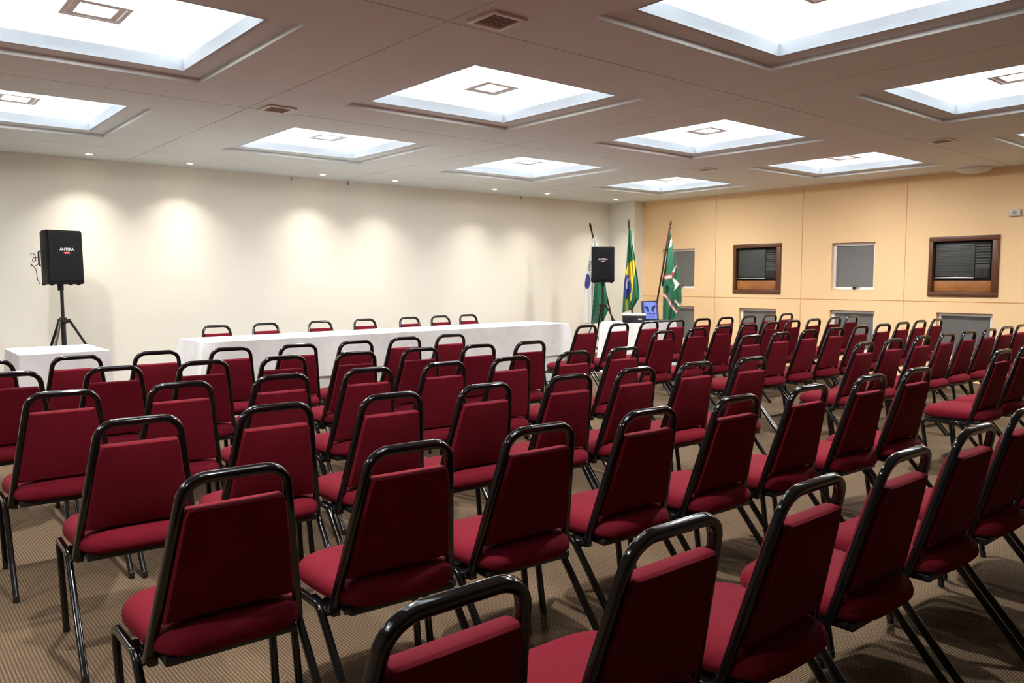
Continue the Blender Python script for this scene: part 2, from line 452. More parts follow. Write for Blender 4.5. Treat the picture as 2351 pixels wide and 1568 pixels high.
# lit coffers: lip ring, cove box above it, hanging square lamp
ORD = ['first', 'second', 'third', 'fourth', 'fifth', 'sixth', 'seventh', 'eighth', 'ninth', 'tenth']
ROWS = {1: 'in the row beside the white wall', 0: 'second row from the white wall', -1: 'third row from the white wall', -2: 'fourth row from the white wall'}
def coffer_label(u, v):
    return 'lit square ceiling coffer, %s from the orange wall, %s' % (ORD[2 - u], ROWS[v])
def make_coffer(loc, label):
    t = thing('ceiling_light', label, 'ceiling light', loc, 0, 'lit square coffers of the ceiling')
    b = bmesh.new(); z0, z1, w = RH, RH + .080, .022
    for sx, sy in ((1, 0), (-1, 0), (0, 1), (0, -1)):
        if sx: boxmm(b, (sx*OP if sx > 0 else -OP - w, -OP - w, z0), (OP + w if sx > 0 else -OP, OP + w, z1))
        else: boxmm(b, (-OP, OP if sy > 0 else -OP - w, z0), (OP, OP + w if sy > 0 else -OP, z1))
    mesh_obj('coffer_lip', b, M['lip'], t, smooth=False)
    b = bmesh.new(); A, top = .90, .34
    vs = [b.verts.new(p) for p in ((-A, -A, RH + .004), (A, -A, RH + .004), (A, A, RH + .004), (-A, A, RH + .004), (-A, -A, top), (A, -A, top), (A, A, top), (-A, A, top))]
    for q in ((0, 1, 5, 4), (1, 2, 6, 5), (2, 3, 7, 6), (3, 0, 4, 7), (4, 5, 6, 7)): b.faces.new([vs[i] for i in q])
    mesh_obj('cove_panel', b, M['coffer'], t, smooth=False)
    hz, s = RH + .07, .155
    b = bmesh.new()
    for lo, hi in (((-s, -s, hz), (-s + .022, s, top)), ((s - .022, -s, hz), (s, s, top)), ((-s + .022, -s, hz), (s - .022, -s + .022, top)), ((-s + .022, s - .022, hz), (s - .022, s, top))):
        boxmm(b, lo, hi)
    h = mesh_obj('lamp_housing', b, M['housing'], t, smooth=False)
    b = bmesh.new(); s2, s3 = .128, .092
    for lo, hi in (((-s2, -s2, hz + .004), (-s3, s2, hz + .02)), ((s3, -s2, hz + .004), (s2, s2, hz + .02)), ((-s3, -s2, hz + .004), (s3, -s3, hz + .02)), ((-s3, s3, hz + .004), (s3, s2, hz + .02))):
        boxmm(b, lo, hi, bev=.003)
    mesh_obj('bezel', b, M['housing'], h, smooth=False)
    b = bmesh.new(); boxmm(b, (-s3 - .02, -s3 - .02, hz + .085), (s3 + .02, s3 + .02, hz + .095)); mesh_obj('inner_plate', b, M['housing_grey'], h, smooth=False)
    b = bmesh.new(); lathe(b, [(.062, .030), (.060, .034), (.045, .07), (.02, .08)], 28, (0, 0, hz)); mesh_obj('lamp', b, M['lamp'], h)
    return t
c0 = None
def add_light(kind, name, loc, energy, col, aim=None, along=None, **kw):
    L = D.lights.new(name, kind); L.energy = energy; L.color = col
    for k, v in kw.items(): setattr(L, k, v)
    o = D.objects.new(name, L); link(o); o.location = loc
    if aim is not None:
        z = -Vector(aim).normalized()
        x = Vector(along) if along is not None else (Vector((1, 0, 0)) if abs(z.x) < .9 else Vector((0, 1, 0)))
        x = (x - z*x.dot(z)).normalized()
        o.rotation_euler = Matrix((x, z.cross(x), z)).transposed().to_euler()
    return o
def beam(o, power, spill=0.0):
    """reflector lamp: intensity falls off from the beam axis as cos^power, plus an even spill"""
    L = o.data; L.use_nodes = True; nt = L.node_tree; N, K = nt.nodes, nt.links
    em = next(n for n in N if n.type == 'EMISSION')
    tc = N.new('ShaderNodeTexCoord'); sx = N.new('ShaderNodeSeparateXYZ'); ab = N.new('ShaderNodeMath'); ab.operation = 'ABSOLUTE'
    pw = N.new('ShaderNodeMath'); pw.operation = 'POWER'; pw.inputs[1].default_value = power
    ad = N.new('ShaderNodeMath'); ad.operation = 'ADD'; ad.inputs[1].default_value = spill
    K.new(tc.outputs['Normal'], sx.inputs[0]); K.new(sx.outputs['Z'], ab.inputs[0]); K.new(ab.outputs[0], pw.inputs[0]); K.new(pw.outputs[0], ad.inputs[0]); K.new(ad.outputs[0], em.inputs['Strength'])
    return o
COVE, SPOT, DOWN = 5.6, 190.0, 66.0
for (u, v), (x, y) in cen.items():
    if c0 is None: c0 = make_coffer((x, y, HC), coffer_label(u, v))
    else: dup(c0, (x, y, HC), 0, coffer_label(u, v))
    for sx, sy in ((1, 0), (-1, 0), (0, 1), (0, -1)):
        add_light('AREA', 'cove_tube', (x + sx*.79, y + sy*.79, HC + RH + .045), COVE, (.94, .97, 1.0), (-sx*.55, -sy*.55, 1), (abs(sy), abs(sx), 0), shape='RECTANGLE', size=1.4, size_y=.05)
    beam(add_light('SPOT', 'coffer_spot', (x, y, HC + RH + .058), SPOT, (1.0, .96, .90), (0, 0, -1), spot_size=math.radians(174), spot_blend=.05, shadow_soft_size=.05), 2.6, .05)

# air vents beside the panel crossings
def make_vent(loc, label):
    t = thing('air_vent', label, 'vent', loc, 0, 'small square ceiling vents')
    b = bmesh.new(); s = .115
    for lo, hi in (((-s, -s, -.014), (-s + .03, s, 0)), ((s - .03, -s, -.014), (s, s, 0)), ((-s + .03, -s, -.014), (s - .03, -s + .03, 0)), ((-s + .03, s - .03, -.014), (s - .03, s, 0))):
        boxmm(b, lo, hi, bev=.004)
    mesh_obj('vent_frame', b, M['vent_frame'], t)
    b = bmesh.new(); boxmm(b, (-.086, -.086, -.004), (.086, .086, -.001))
    for i in range(9): box(b, (0, -.076 + i*.019, -.007), (.168, .012, .003), rot=Matrix.Rotation(.6, 3, 'X'))
    mesh_obj('grille', b, M['vent_dark'], t, smooth=False)
    return t
v0 = make_vent((2.655, 3.27, HC), 'square grey vent in the ceiling between the two biggest coffers')
dup(v0, (2.66, 6.04, HC), 0, 'square vent in the ceiling between the coffers over the small table and the head table')
dup(v0, (8.31, 3.29, HC), 0, 'small pale ceiling vent toward the orange wall above the framed air conditioner')
dup(v0, (8.19, 6.0, HC), 0, 'faint far ceiling vent between coffers toward the flags')

# shallow dome where ceiling meets the orange wall
b = bmesh.new(); lathe(b, [(.21, 0.0), (.205, -.02), (.17, -.045), (.10, -.062), (.03, -.068)], 32)
tag(mesh_obj('ceiling_dome', b, M['ceiling'], None, loc=(10.68, 3.83, HC)), 'shallow round beige dome on the ceiling against the orange wall', 'ceiling fixture')

# wall washers along the white wall
DL = [(2.03, 9.56), (3.08, 9.50), (4.73, 9.40), (5.77, 9.33), (7.49, 9.30), (8.52, 9.25), (10.1, 9.23)]
d0 = None
for i, (x, y) in enumerate(DL):
    y = min(y, 9.45)
    lab = 'small glowing round downlight before the white wall, %s from the flag corner' % ORD[6 - i]
    if d0 is None:
        d0 = thing('downlight', lab, 'downlight', (x, y, HC), 0, 'round downlights along the white wall')
        b = bmesh.new(); lathe(b, [(.030, -.002), (.030, -.008), (.050, -.008), (.054, 0)], 24); mesh_obj('trim_ring', b, M['vent_frame'], d0)
        b = bmesh.new(); lathe(b, [(.031, -.004), (.031, -.010), (.012, -.014)], 24); mesh_obj('lamp', b, M['spot_lamp'], d0)
    else: dup(d0, (x, y, HC), 0, lab)
    beam(add_light('SPOT', 'wall_washer', (x, y, HC - .02), DOWN, (1.0, .92, .79), (0, .10, -1), spot_size=math.radians(104), spot_blend=.40, shadow_soft_size=.02), 6.0)

# little hooks at the top of the white wall
def make_hook(loc, label):
    t = thing('ceiling_hook', label, 'hook', loc, 0, 'tiny hooks along the top of the white wall')
    b = bmesh.new(); sweep(b, round_path([(0, 0, 0), (0, 0, -.05), (0, -.025, -.05), (0, -.025, -.03)], .01, 4), circ(.004, 8)); mesh_obj('hook', b, M['stand_metal'], t)
    return t
h0 = make_hook((4.50, YW - .05, HC), 'tiny dark hook above the white wall, farthest from the flags of three')
dup(h0, (5.33, YW - .05, HC), 0, 'tiny dark hook above the white wall, middle of the three')
dup(h0, (8.48, YW - .05, HC), 0, 'tiny dark hook above the white wall, nearest the flags of three')

# ------------------------------------------------------------------ conference chair (origin on the carpet under the top bar, faces +Y)
ZT = .85
TUBE = squircle(.0128, .0128, 20, 4.2)
LEGP = squircle(.0118, .0118, 14, 3.0)
def make_chair(label, group):
    t = thing('conference_chair', label, 'chair', (0, 0, 0), 0, group)
    Bx, By, Bz, Tx = .207, .128, .345, .131
    # back frame: one bent tube
    b = bmesh.new()
    path = round_path([(-Bx, .27, Bz + .004), (-Bx, By, Bz), (-Tx, 0, ZT), (Tx, 0, ZT), (Bx, By, Bz), (Bx, .27, Bz + .004)], [.045, .066, .066, .045], 8)
    sweep(b, path, TUBE, up=Vector((0, 0, 1)))
    mesh_obj('back_frame', b, M['black_metal'], t)
    # back pad between the uprights
    b = bmesh.new(); z0, z1 = .458, .774
    vs = soft_box(b, 2, .052, 1, .024, 10, puff=(0, .010, 0))
    def up(z): k = (z - Bz) / (ZT - Bz); return Bx + (Tx - Bx)*k, By*(1 - k)
    for v in vs:
        k = v.co.z + .5
        kx = v.co.x
        # soften the two top corners
        z = z0 + (z1 - z0) * k
        hx, yy = up(z)
        v.co.x = kx * (hx - .011)
        c = max(0, k - .86) / .14
        v.co.x *= 1 - .045 * c * c
        v.co.y = yy + .001 + v.co.y
        v.co.z = z
    mesh_obj('backrest', b, M['burgundy'], t)
    # seat cushion: plan outline, wider in front, rounded front corners
    b = bmesh.new()
    def outline(k, n=44):
        pts = []
        for i in range(n):
            a = 2*PI*i/n; c, s = math.cos(a), math.sin(a)
            p = 4.0 if s < 0 else 3.6
            x = math.copysign(abs(c) ** (2/p), c); y = math.copysign(abs(s) ** (2/p), s)
            hx = .197 + .040 * (y + 1) / 2
            pts.append((x * (hx - k), .236 + y * (.220 - k)))
        return pts
    rings = []
    for k, z in ((.030, .377), (.010, .381), (.001, .392), (.0, .406), (.005, .424), (.018, .438), (.040, .448), (.080, .455), (.125, .459), (.165, .460)):
        rings.append([b.verts.new((x, y, z - .006 * max(0, (y - .40) / .1))) for x, y in outline(k)])
    m_ = len(rings[0])
    for i in range(len(rings) - 1):
        for q in range(m_): b.faces.new((rings[i][q], rings[i][(q+1) % m_], rings[i+1][(q+1) % m_], rings[i+1][q]))
    b.faces.new(rings[0][::-1]); b.faces.new(rings[-1])
    mesh_obj('seat', b, M['burgundy'], t)
    b = bmesh.new(); boxmm(b, (-.178, .06, .352), (.178, .43, .378), bev=.006); mesh_obj('seat_board', b, M['black_rubber'], t)
    # side frames: front leg, rail and rear leg bent from one tube, split where their jobs change
    for s in (-1, 1):
        pts = round_path([(s*.222, .365, .012), (s*.228, .420, .352), (s*.223, .185, .358), (s*.222, -.122, .012)], [.030, .05], 8)
        i0, i1 = 9, 10
        A, B_, C = pts[:i0 + 1], pts[i0:i1 + 1], pts[i1:]
        for nm, seg in (('leg', A), ('side_rail', B_), ('leg', C)):
            b = bmesh.new(); sweep(b, seg, LEGP, up=Vector((1, 0, 0))); o = mesh_obj(nm, b, M['black_metal'], t)
            if nm == 'leg':
                foot = seg[0] if seg is A else seg[-1]
                bb = bmesh.new(); lathe(bb, [(.0118, 0), (.0126, .004), (.0126, .026), (.0118, .028)], 14, (foot.x, foot.y, 0)); mesh_obj('foot_cap', bb, M['black_rubber'], o)
        # ridged stacking bumper beside the seat corner
        b = bmesh.new(); boxmm(b, (s*.192 - .014, .125, .335), (s*.192 + .014, .215, .366), bev=.005)
        for i in range(3): box(b, (s*.192, .143 + i*.026, .368), (.026, .011, .012), bev=.004)
        mesh_obj('bumper', b, M['black_metal'], t)
    return t

NR = {
 'N6': [(0.69, 5.66), (1.12, 5.64), (1.61, 5.68), (2.08, 5.58), (2.52, 5.53), (2.96, 5.51), (3.51, 5.62), (4.02, 5.62)],
 'N5': [(0.66, 4.87), (1.15, 4.76), (1.65, 4.81), (2.13, 4.74), (2.55, 4.68), (3.04, 4.67), (3.51, 4.59), (3.99, 4.58)],
 'N4': [(0.71, 3.89), (1.17, 3.82), (1.67, 3.83), (2.14, 3.77), (2.65, 3.77), (3.15, 3.73), (3.70, 3.74), (4.20, 3.74)],
 'N3': [(0.76, 2.96), (1.25, 2.91), (1.76, 2.88), (2.23, 2.83), (2.78, 2.84), (3.27, 2.81), (3.76, 2.79), (4.22, 2.73)],
 'N2': [(0.74, 1.99), (1.25, 1.96), (1.74, 1.90), (2.27, 1.90), (2.80, 1.86), (3.33, 1.83), (3.90, 1.83), (4.41, 1.81)],
 'N1': [(0.71, 0.97), (1.25, 0.97), (1.77, 0.95), (2.28, 0.95), (2.82, 0.96), (3.36, 0.98), (3.90, 1.0)],
}
RR = {
 'R0': [(5.89, 5.76), (6.35, 5.70), (6.99, 5.81), (7.43, 5.78), (7.90, 5.75), (8.42, 5.79), (8.83, 5.76), (9.27, 5.74), (9.80, 5.81)],
 'R1': [(5.78, 4.66), (6.33, 4.70), (6.81, 4.71), (7.36, 4.78), (7.77, 4.75), (8.39, 4.86), (8.79, 4.84), (9.25, 4.81), (9.81, 4.87)],
 'R2': [(5.89, 3.80), (6.42, 3.83), (6.94, 3.82), (7.43, 3.82), (7.86, 3.80), (8.37, 3.80), (8.78, 3.80), (9.30, 3.84), (9.75, 3.84)],
 'R3': [(5.91, 2.81), (6.41, 2.82), (6.83, 2.78), (7.32, 2.78), (7.85, 2.79), (8.33, 2.77), (8.82, 2.78), (9.27, 2.81), (9.78, 2.80)],
 'R4': [(5.96, 1.90), (6.46, 1.90)],
}
HR = [(2.95, 8.36), (3.51, 8.43), (4.18, 8.40), (4.79, 8.50), (5.45, 8.46), (5.93, 8.48), (6.41, 8.53)]
def relax(row, gap=.490):
    P = [list(p) for p in row]
    for _ in range(60):
        for a, b in zip(P, P[1:]):
            d = gap - (b[0] - a[0])
            if d > 0: a[0] -= d/2; b[0] += d/2
    n = len(P)
    return [(x, y if i in (0, n - 1) else .5*y + .25*(P[i-1][1] + P[i+1][1])) for i, (x, y) in enumerate(P)]
proto = None
def put_chair(x, y, rz, label, group):
    global proto
    if proto is None:
        proto = make_chair(label, group); proto.location = (x, y, 0); proto.rotation_euler = (0, 0, rz)
    else: dup(proto, (x, y, 0), rz, label, group)
for r, nm in enumerate(('N6', 'N5', 'N4', 'N3', 'N2', 'N1')):
    for c, (x, y) in enumerate(relax(NR[nm])):
        lab = 'burgundy chair facing the head table, %s row from it, %s seat from the aisle' % (ORD[r], ORD[7 - c])
        if nm == 'N1': lab = 'burgundy chair in the last row cut by the frame, %s counting toward the orange wall' % ORD[c]
        put_chair(x, y, {'N1': -.01, 'N2': -.045}.get(nm, -.055) + random.uniform(-.02, .02), lab, 'burgundy chairs in rows facing the head table')
for r, nm in enumerate(('R0', 'R1', 'R2', 'R3', 'R4')):
    for c, (x, y) in enumerate(relax(RR[nm])):
        put_chair(x, y, -.02 + random.uniform(-.02, .02), 'burgundy chair on the orange wall side, %s row from front, %s seat from aisle' % (ORD[r], ORD[c]), 'burgundy chairs in rows on the orange wall side')
for c, (x, y) in enumerate(relax([(x, y + .04) for x, y in HR])):
    put_chair(x, y, PI + random.uniform(-.03, .03), 'burgundy chair behind the long white head table, %s from the flags' % ORD[6 - c], 'burgundy chairs behind the head table')

# ------------------------------------------------------------------ draped tables
def draped_table(label, x0, x1, y0, y1, hem, rear_hem, skirt, flare, folds, seed, name='draped_table', h=.75):
    cx, cy = (x0 + x1)/2, (y0 + y1)/2; hx, hy = (x1 - x0)/2, (y1 - y0)/2
    t = thing(name, label, 'table', (cx, cy, 0), 0, 'tables under white cloths')
    rnd = random.Random(seed)
    def perim(step=.03):
        P = []
        cr = .012
        for (ax, ay), (bx, by), nrm in (((-hx, -hy), (hx, -hy), (0, -1)), ((hx, -hy), (hx, hy), (1, 0)), ((hx, hy), (-hx, hy), (0, 1)), ((-hx, hy), (-hx, -hy), (-1, 0))):
            L_ = math.hypot(bx - ax, by - ay); n = max(4, int(L_/step))
            for i in range(n):
                k = i / n; P.append((ax + (bx - ax)*k, ay + (by - ay)*k, nrm, k*L_, L_))
        return P
    PR = perim()
    ph = [rnd.uniform(0, 6.28) for _ in range(6)]
    b = bmesh.new(); rings = []
    NZ = 14
    top_c = None
    rings.append([b.verts.new((p[0]*.985 if abs(p[0]) > hx*.98 else p[0], p[1]*.985 if abs(p[1]) > hy*.98 else p[1], h + .003)) for p in PR])
    for j in range(NZ + 1):
        k = j / NZ; ring = []
        for (x, y, nrm, s, L_) in PR:
            hm = rear_hem if nrm == (0, 1) else hem
            d = (h - hm) * k
            corner = max(math.exp(-(s/.09)**2), math.exp(-((L_ - s)/.09)**2))
            w = folds * (math.sin(s*9 + ph[0]) * .5 + math.sin(s*17 + ph[1]) * .3 + math.sin(s*4.3 + ph[2]) * .5) * k
            off = .004 + w * (1 - corner) + max(0, w)*0 + .006*k + flare * corner * k ** .8
            off = max(off, .003)
            ox, oy = nrm
            if corner > .3:
                # push corners along the diagonal
                dx, dy = math.copysign(1, x), math.copysign(1, y); q = (corner - .3)/.7
                ox, oy = ox*(1 - q) + dx*.7*q, oy*(1 - q) + dy*.7*q
            ring.append(b.verts.new((x + ox*off, y + oy*off, h - d - .0005)))
        rings.append(ring)
    n = len(PR)
    for i in range(len(rings) - 1):
        for q in range(n): b.faces.new((rings[i][q], rings[i][(q+1) % n], rings[i+1][(q+1) % n], rings[i+1][q]))
    b.faces.new(rings[0])
    mesh_obj('tablecloth', b, M['cloth'], t)
    if skirt:
        b = bmesh.new(); rr = []
        for z in (.70, .35, .003):
            rr.append([b.verts.new((x - nrm[0]*.02 + nrm[0]*.012*math.sin(s*11 + ph[3])*(.8 - z), y - nrm[1]*.02 + nrm[1]*.012*math.sin(s*11 + ph[4])*(.8 - z), z)) for (x, y, nrm, s, L_) in [p for p in PR if p[2] == (-1, 0)] + [p for p in PR if p[2] in ((0, -1), (1, 0))]])
        for i in range(2):
            for q in range(len(rr[0]) - 1): b.faces.new((rr[i][q], rr[i][q+1], rr[i+1][q+1], rr[i+1][q]))
        mesh_obj('table_skirt', b, M['skirt'], t)
    b = bmesh.new(); boxmm(b, (-hx + .01, -hy + .01, h - .03), (hx - .01, hy - .01, h - .001)); mesh_obj('tabletop', b, M['wood_panel'], t, smooth=False)
    for sx in (-1, 1):
        for sy in (-1, 1):
            b = bmesh.new(); boxmm(b, (sx*(hx - .10) - .015, sy*(hy - .10) - .015, 0), (sx*(hx - .10) + .015, sy*(hy - .10) + .015, h - .03)); mesh_obj('leg', b, M['stand_metal'], t, smooth=False)
    return t
draped_table('long white clothed head table standing before the white wall', 2.52, 7.31, 7.52, 8.22, .335, .67, True, .09, .014, 3)
draped_table('small white clothed table below the speaker stand, apart from the head table', 1.0, 1.65, 7.28, 8.06, .10, .10, False, .05, .010, 5)
draped_table('small white clothed table carrying the projector and the laptop', 7.88, 8.56, 6.71, 7.45, .06, .06, False, .07, .016, 8)

# ------------------------------------------------------------------ loudspeakers on tripods
def text_mesh(name, txt, size, m, parent, loc, rot, ext=.001):
    cu = D.curves.new(name, 'FONT'); cu.body = txt; cu.size = size; cu.extrude = ext; cu.offset = .0010; cu.align_x = 'CENTER'; cu.align_y = 'CENTER'
    tmp = D.objects.new(name, cu); COL.objects.link(tmp)
    dg = bpy.context.evaluated_depsgraph_get(); dg.update()
    me = D.meshes.new_from_object(tmp.evaluated_get(dg))
    D.objects.remove(tmp); me.name = name
    me.materials.clear(); me.materials.append(m)
    o = D.objects.new(name, me); link(o, parent); o.location = loc; o.rotation_euler = rot
    return o
def make_speaker(label, loc, rz, cable):
    """front faces -Y, origin at the base"""
    t = thing('loudspeaker', label, 'loudspeaker', loc, rz, 'black loudspeakers on tripod stands')
    W, Hh, Dp = .35, .55, .30
    b = bmesh.new(); ring = [(-W/2, 0), (W/2, 0), (W/2, .12), (W/2 - .07, Dp), (-W/2 + .07, Dp), (-W/2, .12)]
    lo = [b.verts.new((x, y - .15, .012)) for x, y in ring]; hi = [b.verts.new((x * (.985 if y < .2 else 1), y - .15 + (.01 if y == 0 else 0), Hh)) for x, y in ring]
    n = len(ring)
    for i in range(n): b.faces.new((lo[i], lo[(i+1) % n], hi[(i+1) % n], hi[i]))
    b.faces.new(lo[::-1]); b.faces.new(hi)
    bmesh.ops.bevel(b, geom=list(b.edges), offset=.012, segments=3, affect='EDGES')
    mesh_obj('cabinet', b, M['speaker_body'], t)
    # perforated front grille: slightly bowed panel with fine ribs
    b = bmesh.new(); vs = soft_box(b, W - .03, .018, Hh - .05, .008, 12, puff=(0, .012, 0))
    bmesh.ops.translate(b, vec=(0, -.150, Hh/2 + .012), verts=vs)
    g = mesh_obj('grille', b, M['speaker_grille'], t)
    text_mesh('brand_lettering', 'ANTERA', .036, M['logo_white'], t, (.0, -.1735, Hh*.655), (PI/2, 0, 0))
    b = bmesh.new(); box(b, (0, -.171, Hh*.59), (.060, .004, .022), bev=.0015); bd = mesh_obj('badge', b, M['logo_red'], t)
    b = bmesh.new(); box(b, (0, -.1735, Hh*.592), (.046, .002, .008)); mesh_obj('badge_strip', b, M['logo_white'], bd, smooth=False)
    b = bmesh.new()
    for sx in (-1, 1):
        for y in (-.11, .05): lathe(b, [(.016, -.012), (.018, 0), (.018, .014)], 12, (sx*.13, y, .012))
    mesh_obj('rubber_feet', b, M['black_rubber'], t)
    b = bmesh.new(); lathe(b, [(.028, -.05), (.028, .014)], 16, (0, -.01, 0)); mesh_obj('pole_socket', b, M['black_rubber'], t)
    b = bmesh.new()
    s = -1
    sweep(b, round_path([(s*.172, -.02, .20), (s*.195, -.01, .20), (s*.195, -.01, .34), (s*.172, -.02, .34)], .02, 5), circ(.008, 8)); mesh_obj('handle', b, M['black_rubber'], t)
    # coiled lead hanging behind
    b = bmesh.new(); pts = []
    for i in range(60):
        a = i / 59 * 4 * PI
        pts.append((-.19 - .032*math.cos(a) - .012*math.sin(a*.5), .085 + .03*math.sin(a*.7), .30 - .05*i/59*1.6 + .034*math.sin(a)))
    pts += [(-.185, .08, .16), (-.18, .07, .06), (-.17, .05, .015)]
    sweep(b, round_path(pts, .01, 2) if False else pts, circ(.0035, 6), up=Vector((0, 0, 1)))
    mesh_obj('cable', b, M['black_rubber'], t)
    return t
m = mat('speaker_grille', (.006, .006, .009), .55, spec=.25); N, L, bs = nodes(m)
tc = N.new('ShaderNodeTexCoord'); wv = N.new('ShaderNodeTexWave'); wv.bands_direction = 'Z'; wv.inputs['Scale'].default_value = 18
cr = N.new('ShaderNodeValToRGB'); cr.color_ramp.elements[0].color = (.003, .0035, .005, 1); cr.color_ramp.elements[1].color = (.008, .009, .014, 1)
L.new(tc.outputs['Object'], wv.inputs['Vector']); L.new(wv.outputs['Fac'], cr.inputs['Fac']); L.new(cr.outputs['Color'], bs.inputs['Base Color'])
M['speaker_grille'] = m
def make_stand(label, loc, rz, top, collar):
    t = thing('speaker_stand', label, 'speaker stand', loc, rz, 'tripod speaker stands')
    b = bmesh.new(); lathe(b, [(.0165, collar - .02), (.0165, top - .051)], 14); mesh_obj('upper_pole', b, M['stand_metal'], t)
    b = bmesh.new(); lathe(b, [(.023, .16), (.023, collar + .03)], 16); mesh_obj('lower_pole', b, M['stand_metal'], t)
    b = bmesh.new(); lathe(b, [(.030, collar - .03), (.036, collar - .025), (.036, collar + .03), (.028, collar + .036)], 16)
    for k in range(3):
        a = PI/2 + k*2*PI/3 + .35; box(b, (.045*math.cos(a), .045*math.sin(a), collar), (.05, .03, .04), rot=Matrix.Rotation(a, 3, 'Z'), bev=.004)
    mesh_obj('collar', b, M['stand_metal'], t)
    b = bmesh.new(); lathe(b, [(.031, .17), (.033, .175), (.033, .215), (.031, .22)], 16); mesh_obj('lower_collar', b, M['stand_metal'], t)
    for k in range(3):
        a = PI/2 + k*2*PI/3 + .35; d = Vector((math.cos(a), math.sin(a), 0))
        b = bmesh.new(); R_ = .56
        sweep(b, [d*.062 + Vector((0, 0, collar - .005)), d*R_ + Vector((0, 0, .018))], squircle(.013, .0095, 12, 3)); lg = mesh_obj('leg', b, M['stand_metal'], t)
        f = d*R_; b = bmesh.new(); lathe(b, [(.014, 0), (.017, .006), (.017, .034), (.013, .04)], 12, (f.x, f.y, 0)); mesh_obj('rubber_foot', b, M['black_rubber'], lg)
        b = bmesh.new(); mid = d*.31 + Vector((0, 0, collar - (collar - .018)*.5))
        sweep(b, [d*.033 + Vector((0, 0, .195)), mid], squircle(.010, .005, 10, 3)); mesh_obj('brace', b, M['stand_metal'], t)
    return t
make_stand('black tripod stand behind the small white table, holding a loudspeaker', (1.635, 9.05, 0), .1, 1.29, .93)
make_speaker('black loudspeaker on the tripod behind the small white table', (1.625, 9.06, 1.29), math.radians(15), True)
make_stand('black tripod stand beside the flags, holding a loudspeaker', (8.82, 8.32, 0), -.9, 1.275, .93)
make_speaker('black loudspeaker on the tripod in front of the flags', (8.82, 8.32, 1.275), math.radians(-46), True)

# ------------------------------------------------------------------ flags fanning out from one spot by the corner
def poly_in(p, poly):
    x, y = p; c = False; j = len(poly) - 1
    for i in range(len(poly)):
        xi, yi = poly[i]; xj, yj = poly[j]
        if (yi > y) != (yj > y) and x < (xj - xi)*(y - yi)/(yj - yi) + xi: c = not c
        j = i
    return c
FB = Vector((9.40, 8.17, 0)); VD = Vector((9.40, 8.17, 0)).normalized(); RD = Vector((VD.y, -VD.x, 0))  # the fan spreads along RD
def flag(name, label, lean, ztop, base_shift, left, right, regions, mats, seed, off, hem=None):
    """lean: sideways travel of the pole top; left/right: (z, side) edges of the hanging cloth seen from the room, relative to the foot"""
    base = FB + RD*base_shift + VD*off
    left = [(z, q - base_shift) for z, q in left]; right = [(z, q - base_shift) for z, q in right]
    regions = [(i, [(q - base_shift, z) for q, z in poly]) for i, poly in regions]
    t = thing(name, label, 'flag', base, 0, 'flags fanned out in the corner')
    tip = RD*lean + Vector((0, 0, ztop))
    b = bmesh.new(); sweep(b, [Vector((0, 0, 0)), tip], circ(.0135, 12), up=Vector((1, 0, 0))); mesh_obj('pole', b, M['pole'], t)
    b = bmesh.new(); lathe(b, [(.014, -.02), (.020, -.01), (.014, .0), (.017, .02), (.021, .045), (.016, .075), (.004, .10)], 16); o = mesh_obj('finial', b, M['pole'], t)
    o.location = tip; o.rotation_euler = tip.to_track_quat('Z', 'Y').to_euler()
    rnd = random.Random(seed); p1, p2 = rnd.uniform(0, 6), rnd.uniform(0, 6)
    def edge(E, z):
        for (z0, s0), (z1, s1) in zip(E, E[1:]):
            if z0 >= z >= z1: return s0 + (s1 - s0)*(z0 - z)/max(1e-6, z0 - z1)
        return E[-1][1] if z < E[-1][0] else E[0][1]
    zt = min(left[0][0], right[0][0]); nu, nv = 46, 110
    b = bmesh.new(); g = []
    for j in range(nv + 1):
        k = j / nv; row = []
        for i in range(nu + 1):
            u = i / nu
            zb = left[-1][0] + (right[-1][0] - left[-1][0]) * u
            z = zt + (zb - zt) * k
            l, r = edge(left, z), edge(right, z)
            s = l + (r - l) * u
            depth = (.028 * math.sin(u*9.5 + p1 + k*1.2) + .016 * math.sin(u*19 + p2 - k*2)) * min(1, .25 + k*1.4) + .03
            v = b.verts.new(RD*s + VD*(-depth - .01) + Vector((0, 0, z))); row.append((v, s, z))
        g.append(row)
    for j in range(nv):
        for i in range(nu):
            f = b.faces.new((g[j][i][0], g[j][i+1][0], g[j+1][i+1][0], g[j+1][i][0]))
            c = ((g[j][i][1] + g[j+1][i+1][1])/2, (g[j][i][2] + g[j+1][i+1][2])/2)
            for idx, poly in regions:
                if poly_in(c, poly): f.material_index = idx
    o = mesh_obj('cloth', b, mats, t)
    sd = o.modifiers.new('thick', 'SOLIDIFY'); sd.thickness = .004
    return t
# photo pixels to the plane of the fan (depth of the flags)
def fp(px, py):
    f, yaw, pit, rol = 1798.33, .6995, .0804, -.0026
    cy, sy, cp, sp = math.cos(yaw), math.sin(yaw), math.cos(pit), math.sin(pit)
    Fw = Vector((sy*cp, cy*cp, -sp)); R = Vector((cy, -sy, 0)); Up = R.cross(Fw)
    d = Fw + (R*((px - 1175.5)/f)) - Up*((py - 784)/f)
    k = FB.dot(VD) / d.dot(VD); P = d*k + Vector((0, 0, 1.35)) - FB
    return (P.dot(RD), P.z)
def pts(sc, ox, oy, L_): return [fp(ox + x/sc, oy + y/sc) for x, y in L_]
def zs_(L_): return [(z, s) for s, z in L_]
